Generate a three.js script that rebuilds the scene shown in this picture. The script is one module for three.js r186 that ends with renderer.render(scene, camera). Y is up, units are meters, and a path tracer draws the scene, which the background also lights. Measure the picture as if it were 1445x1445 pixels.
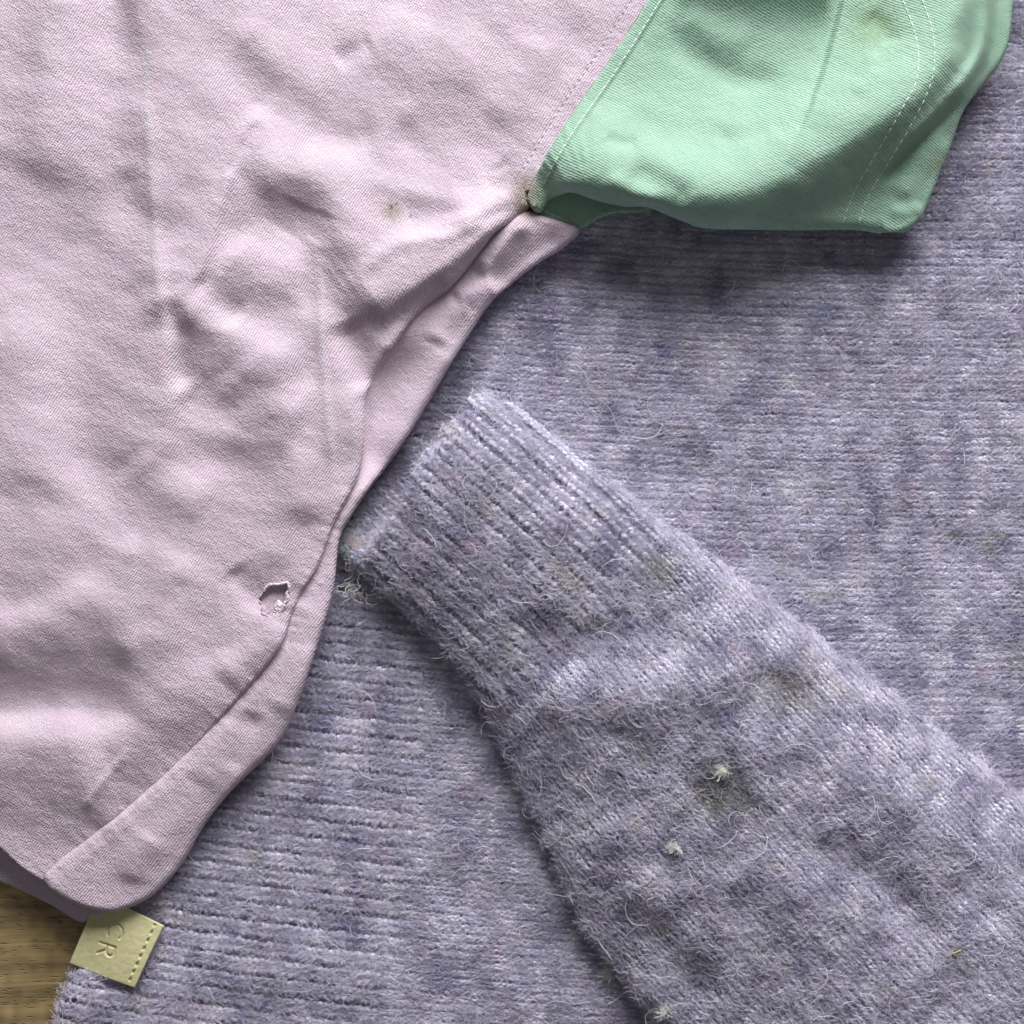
import * as THREE from 'three';
import { mergeGeometries } from 'three/addons/utils/BufferGeometryUtils.js';

// ------------------------------------------------------------------ camera, light, exposure
const S = 0.34 / 1445;               // metres per unit of the plan below (one photo pixel on the table)
const CAM = 0.68;                    // camera height over the table
const HC = CAM / S;
const scene = new THREE.Scene();
scene.background = new THREE.Color(0.012, 0.012, 0.013);
const camera = new THREE.PerspectiveCamera(2 * Math.atan(0.17 / CAM) * 180 / Math.PI, 1, 0.02, 20);
camera.up.set(0, 0, -1);
camera.position.set(0, CAM, 0);
camera.lookAt(0, 0, 0);
scene.add(camera);
// the window that the clothes lie in front of, beyond the top of the picture
const windowLight = new THREE.RectAreaLight(new THREE.Color(1.0, 0.985, 0.98), 18.6, 1.2, 0.85);
windowLight.position.set(0.2, 0.76, -1.34);
windowLight.lookAt(0, 0, 0);
scene.add(windowLight);
// light that the pale ceiling of the room gives back
const ceilingLight = new THREE.RectAreaLight(new THREE.Color(1.0, 0.97, 0.95), 0.30, 3.2, 3.2);
ceilingLight.position.set(0, 2.3, 0.5);
ceilingLight.lookAt(0, 0, 0.2);
scene.add(ceilingLight);
const renderer = new THREE.WebGLRenderer({ antialias: true });
renderer.toneMapping = THREE.LinearToneMapping;
renderer.toneMappingExposure = 0.89;
renderer.shadowMap.enabled = true;

// ------------------------------------------------------------------ helpers
function rng(seed) { let a = seed >>> 0; return () => { a = (a + 0x6D2B79F5) | 0; let t = Math.imul(a ^ (a >>> 15), 1 | a); t = (t + Math.imul(t ^ (t >>> 7), 61 | t)) ^ t; return ((t ^ (t >>> 14)) >>> 0) / 4294967296; }; }
const clamp = (x, a, b) => x < a ? a : x > b ? b : x;
const sstep = (a, b, x) => { const t = clamp((x - a) / (b - a), 0, 1); return t * t * (3 - 2 * t); };
const lerp = (a, b, t) => a + (b - a) * t;
function hash2(ix, iy, s) { let h = Math.imul(ix, 374761393) ^ Math.imul(iy, 668265263) ^ Math.imul(s, 2147483647 - 58); h = Math.imul(h ^ (h >>> 13), 1274126177); h ^= h >>> 16; return (h >>> 0) / 4294967296; }
function vnoise(x, y, s = 1) {       // smooth gradient noise, about -1..1
  const ix = Math.floor(x), iy = Math.floor(y), fx = x - ix, fy = y - iy;
  const g = (i, j) => { const a = hash2(ix + i, iy + j, s) * 6.2831853; return Math.cos(a) * (fx - i) + Math.sin(a) * (fy - j); };
  const u = fx * fx * fx * (fx * (fx * 6 - 15) + 10), v = fy * fy * fy * (fy * (fy * 6 - 15) + 10);
  return 1.5 * lerp(lerp(g(0, 0), g(1, 0), u), lerp(g(0, 1), g(1, 1), u), v);
}
function fbm(x, y, s, n = 4) { let a = 1, t = 0, f = 1; for (let i = 0; i < n; i++) { t += a * vnoise(x * f, y * f, s + i * 17); a *= 0.5; f *= 2.03; } return t; }
// a place seen at a photo pixel, at a height over the table, as a point of the plan
const U = (p, h) => { const k = 1 - h / HC; return [722.5 + (p[0] - 722.5) * k, 722.5 + (p[1] - 722.5) * k, ...p.slice(2)]; };
const UU = (pts, h) => pts.map((p) => U(p, h));
const W = (x, y, h) => [(x - 722.5) * S, h * S, (y - 722.5) * S];
const V3 = (x, y, h) => new THREE.Vector3(...W(x, y, h));
function smooth(pts, closed, n = 6) {          // Catmull-Rom
  const out = [], N = pts.length, P = (i) => closed ? pts[(i + N) % N] : pts[clamp(i, 0, N - 1)];
  for (let i = 0; i < (closed ? N : N - 1); i++) for (let k = 0; k < n; k++) {
    const t = k / n, a = P(i - 1), b = P(i), c = P(i + 1), d = P(i + 2);
    out.push(b.map((_, j) => 0.5 * (2 * b[j] + (c[j] - a[j]) * t + (2 * a[j] - 5 * b[j] + 4 * c[j] - d[j]) * t * t + (3 * b[j] - a[j] - 3 * c[j] + d[j]) * t * t * t)));
  }
  if (!closed) out.push(pts[N - 1].slice());
  return out;
}
function polySDF(poly) {                        // + inside
  const n = poly.length;
  return (x, y) => {
    let d = 1e18, inside = false;
    for (let i = 0, j = n - 1; i < n; j = i++) {
      const ax = poly[j][0], ay = poly[j][1], ex = poly[i][0] - ax, ey = poly[i][1] - ay, wx = x - ax, wy = y - ay;
      const t = clamp((wx * ex + wy * ey) / (ex * ex + ey * ey + 1e-9), 0, 1), bx = wx - ex * t, by = wy - ey * t, q = bx * bx + by * by;
      if (q < d) d = q;
      if ((ay > y) !== (poly[i][1] > y) && x < ex * (y - ay) / ey + ax) inside = !inside;
    }
    return inside ? Math.sqrt(d) : -Math.sqrt(d);
  };
}
function nearLine(line, x, y) {                 // signed distance (+ on the right hand of the walker), position along, third value
  let best = 1e18, side = 1, at = 0, val = 1, run = 0;
  for (let i = 0; i + 1 < line.length; i++) {
    const a = line[i], b = line[i + 1], ex = b[0] - a[0], ey = b[1] - a[1], L2 = ex * ex + ey * ey, t = clamp(((x - a[0]) * ex + (y - a[1]) * ey) / (L2 + 1e-9), 0, 1);
    const dx = x - a[0] - ex * t, dy = y - a[1] - ey * t, q = dx * dx + dy * dy;
    if (q < best) { best = q; side = ex * (y - a[1]) - ey * (x - a[0]) >= 0 ? 1 : -1; at = run + t * Math.sqrt(L2); val = a.length > 2 ? lerp(a[2], b[2], t) : 1; }
    run += Math.sqrt(L2);
  }
  return [side * Math.sqrt(best), at, val, run];
}
// a fold: [[x, y, strength], ...], height, width on the left and on the right hand
function fold(pts, amp, wl, wr, h = 80, fadeEnds = 0.22) {
  const line = smooth(UU(pts.map((p) => [p[0], p[1], p[2] ?? 1]), h), false, 5), m = 2.6 * Math.max(wl, wr);
  const xs = line.map((p) => p[0]), ys = line.map((p) => p[1]);
  const x0 = Math.min(...xs) - m, x1 = Math.max(...xs) + m, y0 = Math.min(...ys) - m, y1 = Math.max(...ys) + m;
  return (x, y) => {
    if (x < x0 || x > x1 || y < y0 || y > y1) return 0;
    const [d, at, v, L] = nearLine(line, x, y), q = d / (d > 0 ? wr : wl);
    if (q > 2.6 || q < -2.6) return 0;
    const e = fadeEnds * L, f = e > 0 ? sstep(-0.001, e, at) * sstep(-0.001, e, L - at) : 1;
    return amp * v * f * Math.exp(-q * q);
  };
}
const sum = (fs) => (x, y) => { let t = 0; for (const f of fs) t += f(x, y); return t; };
// a cloth sheet: grid cut along the outline, edge rounded down and turned under
function sheet({ box, step, sdf, h, round, under = 8, drop = 10, uv, color, floor = 0, roundAt }) {
  const [x0, y0, x1, y1] = box, nx = Math.ceil((x1 - x0) / step), ny = Math.ceil((y1 - y0) / step), w = nx + 1;
  const d = new Float32Array(w * (ny + 1));
  for (let j = 0; j <= ny; j++) for (let i = 0; i <= nx; i++) { let q = sdf(x0 + i * step, y0 + j * step); if (Math.abs(q) < 0.02) q = 0.02; d[j * w + i] = q; }
  const pos = [], uvs = [], col = [], idx = [], vid = new Int32Array(w * (ny + 1)).fill(-1), cut = new Map(), edge = [];
  const add = (x, y, z) => { pos.push(...W(x, y, z)); uvs.push(...uv(x, y)); col.push(...color(x, y)); return pos.length / 3 - 1; };
  const plan = [];
  const top = (x, y, q) => { const r = roundAt ? roundAt(x, y) : round, t = clamp(1 - q / r, 0, 1); const z = Math.max(floor + 2, h(x, y, q) - r * (1 - Math.sqrt(1 - t * t))); const k = add(x, y, z); plan[k] = [x, y, z]; return k; };
  const V = (n) => { if (vid[n] < 0) vid[n] = top(x0 + (n % w) * step, y0 + Math.floor(n / w) * step, d[n]); return vid[n]; };
  const C = (a, b) => { const key = a < b ? a * 1e7 + b : b * 1e7 + a; if (!cut.has(key)) { const t = d[a] / (d[a] - d[b]), ax = x0 + (a % w) * step, ay = y0 + Math.floor(a / w) * step, bx = x0 + (b % w) * step, by = y0 + Math.floor(b / w) * step; cut.set(key, top(lerp(ax, bx, t), lerp(ay, by, t), 0)); } return cut.get(key); };
  const tri = (a, b, c) => {
    const s = (d[a] > 0) + (d[b] > 0) + (d[c] > 0);
    if (s === 3) idx.push(V(a), V(b), V(c));
    else if (s === 1) { while (d[a] <= 0) [a, b, c] = [b, c, a]; const p = C(a, b), q = C(a, c); idx.push(V(a), p, q); edge.push([p, q]); }
    else if (s === 2) { while (d[a] > 0) [a, b, c] = [b, c, a]; const p = C(a, b), q = C(a, c); idx.push(p, V(b), V(c), p, V(c), q); edge.push([q, p]); }
  };
  for (let j = 0; j < ny; j++) for (let i = 0; i < nx; i++) { const a = j * w + i, b = a + 1, c = a + w, e = c + 1; if ((i + j) & 1) { tri(a, c, b); tri(b, c, e); } else { tri(a, c, e); tri(a, e, b); } }
  const low = new Map();
  const hang = (k) => { if (!low.has(k)) { const [x, y, z] = plan[k], g = [sdf(x + 1, y) - sdf(x - 1, y), sdf(x, y + 1) - sdf(x, y - 1)], L = Math.hypot(...g) || 1, z2 = Math.max(floor + 1, z - drop * 0.45), z3 = Math.max(floor + 0.5, z - drop); low.set(k, [add(x + g[0] / L * under * 0.25, y + g[1] / L * under * 0.25, z2), add(x + g[0] / L * under, y + g[1] / L * under, z3)]); } return low.get(k); };
  for (const [p, q] of edge) { const a = hang(p), b = hang(q); idx.push(p, a[0], q, q, a[0], b[0], a[0], a[1], b[0], b[0], a[1], b[1]); }
  const g = new THREE.BufferGeometry();
  g.setAttribute('position', new THREE.Float32BufferAttribute(pos, 3));
  g.setAttribute('uv', new THREE.Float32BufferAttribute(uvs, 2));
  g.setAttribute('color', new THREE.Float32BufferAttribute(col, 3));
  g.setIndex(idx); g.computeVertexNormals();
  return g;
}
function obj(name, geo, mat, parent = scene) { const m = new THREE.Mesh(geo, mat); m.name = name; m.castShadow = m.receiveShadow = true; parent.add(m); return m; }
function thing(name, label, category) { const o = new THREE.Group(); o.name = name; o.userData = { label, category }; scene.add(o); return o; }
function strand(pts, r, sides = 5, n = 0) {     // a thread along plan points [x, y, h]
  const c = new THREE.CatmullRomCurve3(pts.map((p) => V3(...p)));
  return new THREE.TubeGeometry(c, n || pts.length * 4, r * S, sides, false);
}
function dataTex(n, fn, srgb) {                 // tile of n x n from fn(u, v) -> [r, g, b] in 0..1
  const a = new Uint8Array(n * n * 4);
  for (let j = 0; j < n; j++) for (let i = 0; i < n; i++) { const c = fn(i / n, j / n); for (let k = 0; k < 3; k++) a[(j * n + i) * 4 + k] = clamp(Math.round(c[k] * 255), 0, 255); a[(j * n + i) * 4 + 3] = 255; }
  const t = new THREE.DataTexture(a, n, n); t.wrapS = t.wrapT = THREE.RepeatWrapping; t.magFilter = THREE.LinearFilter; t.minFilter = THREE.LinearMipmapLinearFilter; t.generateMipmaps = true;
  if (srgb) t.colorSpace = THREE.SRGBColorSpace;
  t.needsUpdate = true; return t;
}
function tileNoise(u, v, f, s) {                // repeats over 0..1
  const x = u * f, y = v * f, ix = Math.floor(x), iy = Math.floor(y), fx = x - ix, fy = y - iy, q = (i, j) => hash2(((ix + i) % f + f) % f, ((iy + j) % f + f) % f, s);
  const a = fx * fx * (3 - 2 * fx), b = fy * fy * (3 - 2 * fy);
  return lerp(lerp(q(0, 0), q(1, 0), a), lerp(q(0, 1), q(1, 1), a), b) * 2 - 1;
}

// ------------------------------------------------------------------ tabletop
{
  const n = 1024;
  const grain = (u, v) => {
    const w = v + 0.012 * tileNoise(u, v, 3, 5) + 0.004 * tileNoise(u, v, 9, 6);
    let g = 0; for (const [f, a] of [[23, 0.5], [61, 0.35], [149, 0.25]]) { const y = ((w % 1) + 1) % 1 * f, i = Math.floor(y), t = y - i, k = t * t * (3 - 2 * t); g += a * (lerp(hash2(i % f, 3, f), hash2((i + 1) % f, 3, f), k) - 0.5); }
    return g;
  };
  const pore = (u, v) => { const c = Math.floor(v * 190), r = hash2(c, 1, 9), x = u * 26 + r * 26, i = Math.floor(x), t = x - i, on = hash2(((i % 26) + 26) % 26, c, 77) > 0.74, len = 0.2 + 0.7 * hash2(((i % 26) + 26) % 26, c, 78), y = v * 190 - c; return on && t < len ? Math.max(0, 1 - Math.abs(y - 0.5) * 2.6) * Math.sin(Math.PI * t / len) : 0; };
  const colT = dataTex(n, (u, v) => { const g = grain(u, v), p = pore(u, v), c = 0.5 + 0.32 * g + 0.05 * tileNoise(u, v, 40, 31); return [0.56 * c / 0.5 - 0.16 * p, 0.48 * c / 0.5 - 0.16 * p, 0.33 * c / 0.5 - 0.14 * p]; }, true);
  const bmpT = dataTex(n, (u, v) => { const b = 0.7 + 0.3 * grain(u, v) - 0.5 * pore(u, v); return [b, b, b]; });
  const m = new THREE.MeshStandardMaterial({ map: colT, bumpMap: bmpT, bumpScale: 0.00035, roughness: 0.55 });
  const g = new THREE.BoxGeometry(0.9, 0.028, 0.7);
  const p = g.attributes.position, q = g.attributes.uv;
  for (let i = 0; i < p.count; i++) q.setXY(i, p.getX(i) / 0.11 + 0.37, p.getZ(i) / 0.11 + 0.2);
  g.translate(0, -0.014, 0);
  const t = obj('tabletop', g, m);
  t.userData = { kind: 'structure', label: 'brown wooden tabletop with fine straight grain under the clothes', category: 'tabletop' };
}

// ------------------------------------------------------------------ the knitted sweater
const sweater = thing('knitted_sweater', 'fuzzy heathered purple grey knitted sweater with ribbed cuff lying under the shirt', 'sweater');
const yarnMat = new THREE.MeshStandardMaterial({ color: 0xffffff, roughness: 1 });
const backingMat = new THREE.MeshStandardMaterial({ color: new THREE.Color(0.46, 0.445, 0.57), roughness: 1 });
// outlines of the shirt, needed to know what it covers
const shirtCover = polySDF(smooth(UU([[-80, -80], [930, -80], [1430, -80], [1420, 60], [1385, 120], [1350, 170], [1310, 285], [1265, 332], [1000, 328], [910, 304], [815, 325], [690, 430], [610, 560], [520, 690], [470, 830], [420, 990], [330, 1110], [255, 1220], [140, 1287], [-80, 1180]], 60), true, 4));
const tagCover = polySDF(UU([[170, 1260], [236, 1303], [215, 1348], [193, 1396], [96, 1363], [126, 1290]], 38));
// body: wales run from left to right and sag a little
const sagY = (x) => { const k = (q) => 0.17 * q - 0.000062 * q * q; return x < 1300 ? k(x) : k(1300) + (x - 1300) * 0.01; };
const sagD = (x) => x < 1300 ? 0.17 - 0.000124 * x : 0.01;
const hemLine = UU([[40, 1600], [60, 1520], [76, 1445], [88, 1402], [103, 1366], [132, 1305], [152, 1230], [168, 1100], [185, 800], [195, 400], [200, -110]], 25);
const bodyOutline = smooth([...hemLine, [1620, -110], [1620, 1600]], true, 4);
const bodySDF = polySDF([...smooth(hemLine, false, 6), [1620, -110], [1620, 1600]]);
const hemDist = (x, y) => nearLine(hemLine, x, y)[0];            // + to the right of the hem edge
const WALE = 12.5, COURSE = 8.2;
const ribZone = (x, y) => 1 - sstep(395, 430, Math.abs(hemDist(x, y)));
const bodyFolds = sum([
  fold([[560, 1330], [760, 1390], [900, 1440]], 5, 40, 50, 30), fold([[620, 1190], [760, 1240], [860, 1300]], 7, 40, 30, 30),
  fold([[900, 560], [1120, 640], [1400, 720]], 4, 60, 60, 30), fold([[1050, 480], [1250, 440], [1445, 380]], 4, 50, 50, 30),
  fold([[1250, 700], [1330, 760], [1445, 800]], -5, 30, 30, 30), fold([[230, 1330], [420, 1380], [620, 1430]], 4, 40, 40, 30),
]);
function bodyTop(x, y) {
  const d = Math.abs(bodySDF(x, y)), t = clamp(1 - d / 22, 0, 1);
  return 30 - 22 * (1 - Math.sqrt(1 - t * t)) + bodyFolds(x, y) + 2.4 * vnoise(x / 70, y / 60, 11) + 1.1 * vnoise(x / 25, y / 22, 12);
}
// sleeve: axis, and the two edges
const E1 = UU([[690, 552], [760, 600], [860, 678], [960, 755], [1060, 826], [1180, 920], [1300, 1012], [1445, 1128], [1620, 1275]], 45);
const E2 = UU([[482, 774], [528, 826], [577, 863], [627, 922], [661, 968], [697, 1032], [735, 1112], [775, 1202], [815, 1292], [880, 1388], [935, 1452], [1010, 1560], [1080, 1680]], 40);
const axis = smooth(UU([[586, 662], [695, 756], [812, 862], [900, 958], [985, 1062], [1090, 1180], [1200, 1300], [1320, 1425], [1430, 1540]], 45), false, 8);
const arc = [0]; for (let i = 1; i < axis.length; i++) arc.push(arc[i - 1] + Math.hypot(axis[i][0] - axis[i - 1][0], axis[i][1] - axis[i - 1][1]));
const ARC = arc[arc.length - 1];
function axisAt(a) {
  let i = 1; while (i < axis.length - 1 && arc[i] < a) i++;
  const t = (a - arc[i - 1]) / (arc[i] - arc[i - 1]), p = axis[i - 1], q = axis[i], j = clamp(i + 2, 0, axis.length - 1), k = clamp(i - 3, 0, axis.length - 1);
  const ex = axis[j][0] - axis[k][0], ey = axis[j][1] - axis[k][1], L = Math.hypot(ex, ey);
  return { x: lerp(p[0], q[0], t), y: lerp(p[1], q[1], t), dx: ex / L, dy: ey / L };
}
function reach(line, A, s) {                    // how far the edge lies from the axis along its normal
  let best = 1e9;
  for (let i = 0; i + 1 < line.length; i++) {
    const nx = s * A.dy, ny = -s * A.dx, a = line[i], b = line[i + 1], ex = b[0] - a[0], ey = b[1] - a[1], den = nx * ey - ny * ex;
    if (Math.abs(den) < 1e-9) continue;
    const t = ((a[0] - A.x) * ey - (a[1] - A.y) * ex) / den, k = ((a[0] - A.x) * ny - (a[1] - A.y) * nx) / den;
    if (t > 0 && k >= -0.02 && k <= 1.02) best = Math.min(best, t);
  }
  return best < 1e9 ? best : NaN;
}
const E1s = smooth(E1, false, 5), E2s = smooth(E2, false, 5), EDGE = [];
for (let i = 0; i <= 240; i++) { const a = ARC * i / 240, A = axisAt(a); let r1 = reach(E1s, A, 1), r2 = reach(E2s, A, -1); const last = EDGE[EDGE.length - 1]; if (isNaN(r1)) r1 = last ? last[0] : 148; if (isNaN(r2)) r2 = last ? last[1] : 148; EDGE.push([r1, r2]); }
for (let k = 0; k < 6; k++) for (let i = 1; i < 240; i++) for (const j of [0, 1]) EDGE[i][j] = (EDGE[i - 1][j] + EDGE[i][j] * 2 + EDGE[i + 1][j]) / 4;
const edges = (a) => { const q = clamp(a / ARC, 0, 0.9999) * 240, i = Math.floor(q); return [lerp(EDGE[i][0], EDGE[i + 1][0], q - i), lerp(EDGE[i][1], EDGE[i + 1][1], q - i)]; };
const CUFF = 318;                               // cuff length along the axis
const sleeveFolds = sum([
  fold([[700, 885], [800, 900], [900, 880], [985, 860]], -15, 38, 36, 70), fold([[740, 985], [850, 975], [960, 955], [1040, 955]], 14, 30, 50, 70),
  fold([[1040, 950], [1100, 962], [1150, 985]], -15, 26, 26, 70), fold([[960, 1125], [1005, 1095], [1050, 1072]], -13, 36, 36, 70),
  fold([[1120, 1160], [1190, 1205], [1260, 1260], [1330, 1330]], -15, 30, 34, 70), fold([[1010, 1190], [1090, 1250], [1180, 1330]], 8, 40, 40, 70),
  fold([[860, 1130], [900, 1200], [950, 1290]], 6, 40, 36, 70), fold([[1200, 1060], [1280, 1130], [1380, 1220]], 8, 36, 40, 70), fold([[640, 640], [740, 720], [850, 800]], 5, 40, 30, 70),
  fold([[880, 1250], [930, 1320], [1010, 1420]], -8, 30, 34, 70),
]);
const cuffStart = (t) => t > 0.15 ? 2 : 2 + 24 * sstep(0.15, -0.35, t) * sstep(-1.05, -0.8, t);
function sleeveTop(a, v) {                      // v to the side of E1
  const [r1, r2] = edges(a), vm = lerp(-r2, r1, 0.68), A0 = 84 + 10 * sstep(CUFF - 60, CUFF + 180, a), t = v > vm ? (v - vm) / (r1 - vm) : (vm - v) / (vm + r2);
  const tc = clamp(t, 0, 1), f = v > vm ? Math.pow(1 - Math.pow(tc, 2.6), 0.6) : Math.pow(1 - Math.pow(tc, 2.0), 0.68);
  const A = axisAt(a), x = A.x + A.dy * v, y = A.y - A.dx * v;
  const open = 1 - 0.16 * sstep(110, 0, a) - 0.22 * sstep(16, 0, a);
  return 52 + A0 * open * f + sleeveFolds(x, y) * sstep(0, 0.3, f) + 3 * vnoise(x / 60, y / 60, 21) + 1.6 * vnoise(x / 24, y / 24, 22);
}
const ribOf = (v) => Math.cos(v * Math.PI / WALE);
const cuffness = (a) => 1 - sstep(CUFF - 14, CUFF + 8, a);
const sleeveXY = (a, v) => { const A = axisAt(a); return [A.x + A.dy * v, A.y - A.dx * v, A]; };
// stitches and fuzz are collected, then drawn as copies of a few variants
const R1 = rng(41);
function yarnVariant(seed) {                    // one knit loop: two legs of twisted yarn, pointing along +x
  const r = rng(seed), parts = [];
  for (const s of [-1, 1]) {
    const pos = [], idx = [], n = 9, m = 8, ph = r() * 6.28, tw = s * (2.4 + r()), b1 = (r() - 0.5) * 1.0, b2 = (r() - 0.5) * 0.8;
    for (let i = 0; i <= n; i++) {
      const t = i / n, cx = -6.6 + 13.2 * t, cz = s * (1.0 + 4.3 * Math.pow(Math.sin(Math.PI * (0.12 + 0.72 * t)), 1.2) * (1 - 0.35 * t)) + b1 * Math.sin(3 * t), cy = 2.6 * Math.sin(Math.PI * t) - 1.6 + b2 * Math.sin(5 * t + ph), R = 2.65 * Math.pow(Math.sin(Math.PI * (0.08 + 0.84 * t)), 0.5);
      for (let j = 0; j < m; j++) { const th = j / m * 6.2832, q = R * (1 + 0.2 * Math.cos(2 * th - tw * 2 * t * 3.14 + ph) + 0.12 * (r() - 0.5)); pos.push(cx, cy + q * Math.cos(th), cz + q * Math.sin(th)); }
    }
    for (let i = 0; i < n; i++) for (let j = 0; j < m; j++) { const a = i * m + j, b = i * m + (j + 1) % m; idx.push(a, b, a + m, b, b + m, a + m); }
    const g = new THREE.BufferGeometry(); g.setAttribute('position', new THREE.Float32BufferAttribute(pos, 3)); g.setIndex(idx); parts.push(g);
  }
  const g = mergeGeometries(parts); g.scale(S, S, S); g.computeVertexNormals(); return g;
}
function fibre(pos, idx, p, dir, len, rad, r, curl, n = 4) {
  let [x, y, z] = p, [ax, el] = dir; const k0 = (r() - 0.5) * curl, base = pos.length / 3;
  for (let i = 0; i <= n; i++) {
    const w = rad * (i === n ? 0.3 : 1), c = Math.cos(ax), s = Math.sin(ax);
    pos.push(x - s * w, y, z + c * w, x + s * w, y, z - c * w, x, y + w * 1.6, z);
    if (i < n) for (let j = 0; j < 3; j++) { const a = base + i * 3 + j, b = base + i * 3 + (j + 1) % 3; idx.push(a, b, a + 3, b, b + 3, a + 3); }
    const L = len / n; x += Math.cos(ax) * Math.cos(el) * L; z += Math.sin(ax) * Math.cos(el) * L; y += Math.sin(el) * L; ax += k0 + (r() - 0.5) * curl * 0.9; el += (r() - 0.62) * 0.5;
  }
}
function fuzzVariant(seed, count, l0, l1, rad, curl, spread, n) {
  const r = rng(seed), pos = [], idx = [];
  for (let i = 0; i < count; i++) {
    const along = r() < 0.55, a = along ? (r() - 0.5) * 1.5 + (r() < 0.5 ? 0 : Math.PI) : r() * 6.283;
    fibre(pos, idx, [(r() - 0.5) * spread, -0.5 + r() * 2.4, (r() - 0.5) * spread], [a, r() * 0.7 - 0.05], lerp(l0, l1, r() * r()), rad * (0.7 + 0.6 * r()), r, curl, n);
  }
  const g = new THREE.BufferGeometry(); g.setAttribute('position', new THREE.Float32BufferAttribute(pos, 3)); g.setIndex(idx); g.scale(S, S, S); g.computeVertexNormals(); return g;
}
const STITCH = [1, 2, 3, 4, 5, 6].map((i) => yarnVariant(i * 7));
const FUZZ = [1, 2, 3, 4, 5, 6, 7, 8].map((i) => fuzzVariant(100 + i, 30, 6, 21, 0.19, 0.9, 16, 4));
const HAIR = [1, 2, 3, 4, 5, 6].map((i) => fuzzVariant(200 + i, 2, 24, 66, 0.24, 0.7, 12, 9));
// melange dye of the yarn: streaks that run along the courses (crosswise), some violet, some pale, pinkish or greenish
function yarnColor(cu, cv, dark = 0) {          // cu along the wale, cv along the course
  const big = fbm(cu / 52, cv / 62, 301, 3), mid = fbm(cu / 20, cv / 26, 305, 2), tone = clamp(0.5 + 0.31 * big + 0.24 * mid + (R1() - 0.5) * 0.36, 0, 1);
  let c = [lerp(0.235, 0.79, tone), lerp(0.222, 0.765, tone), lerp(0.335, 0.89, tone)];
  const vio = sstep(0.35, 0.9, fbm(cu / 40, cv / 70, 311, 3)), pink = sstep(0.42, 0.95, fbm(cu / 36, cv / 50, 317, 3)), grn = sstep(0.45, 1.0, fbm(cu / 38, cv / 44, 323, 3)), blu = sstep(0.35, 0.9, fbm(cu / 44, cv / 60, 331, 3));
  const mix = (q, k) => { c = c.map((w, i) => lerp(w, q[i], k)); };
  mix([0.17, 0.145, 0.31], 0.6 * vio); mix([0.56, 0.40, 0.52], 0.42 * pink); mix([0.46, 0.45, 0.40], 0.55 * grn); mix([0.25, 0.28, 0.45], 0.35 * blu);
  return c.map((w) => w * (1 - dark));
}
class Copies {
  constructor(variants) { this.v = variants.map(() => ({ m: [], c: [] })); this.g = variants; }
  add(x, y, h, ux, uy, uh, nx, ny, nh, scale, c, sw = 1) {         // u: direction along the yarn, n: normal (plan axes)
    const n = new THREE.Vector3(nx, nh, ny).normalize(), u = new THREE.Vector3(ux, uh, uy); u.addScaledVector(n, -u.dot(n)).normalize();
    const w = new THREE.Vector3().crossVectors(u, n), M = new THREE.Matrix4().makeBasis(u.multiplyScalar(scale), n.multiplyScalar(scale), w.multiplyScalar(scale * sw)); M.setPosition(...W(x, y, h));
    const k = this.v[Math.floor(R1() * this.v.length)]; k.m.push(M); k.c.push(c);
  }
  build(name, parent) {
    this.v.forEach((k, i) => {
      if (!k.m.length) return;
      const o = new THREE.InstancedMesh(this.g[i], yarnMat, k.m.length); o.name = name; o.castShadow = o.receiveShadow = true; o.userData.kind = 'stuff';
      const q = new THREE.Color(); k.m.forEach((M, j) => { o.setMatrixAt(j, M); o.setColorAt(j, q.setRGB(...k.c[j])); }); parent.add(o);
    });
  }
}
const sleeveAV = (() => { const line = axis.map((p) => [p[0], p[1]]); return (x, y) => { const [d, at] = nearLine(line, x, y); return [at, -d]; }; })();
function underSleeve(x, y, margin) { const q = (x - axis[0][0]) * 0.75 + (y - axis[0][1]) * 0.66; if (q < margin) return false; const [a, v] = sleeveAV(x, y), [r1, r2] = edges(a); return v < r1 - margin && v > -r2 + margin; }
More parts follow.
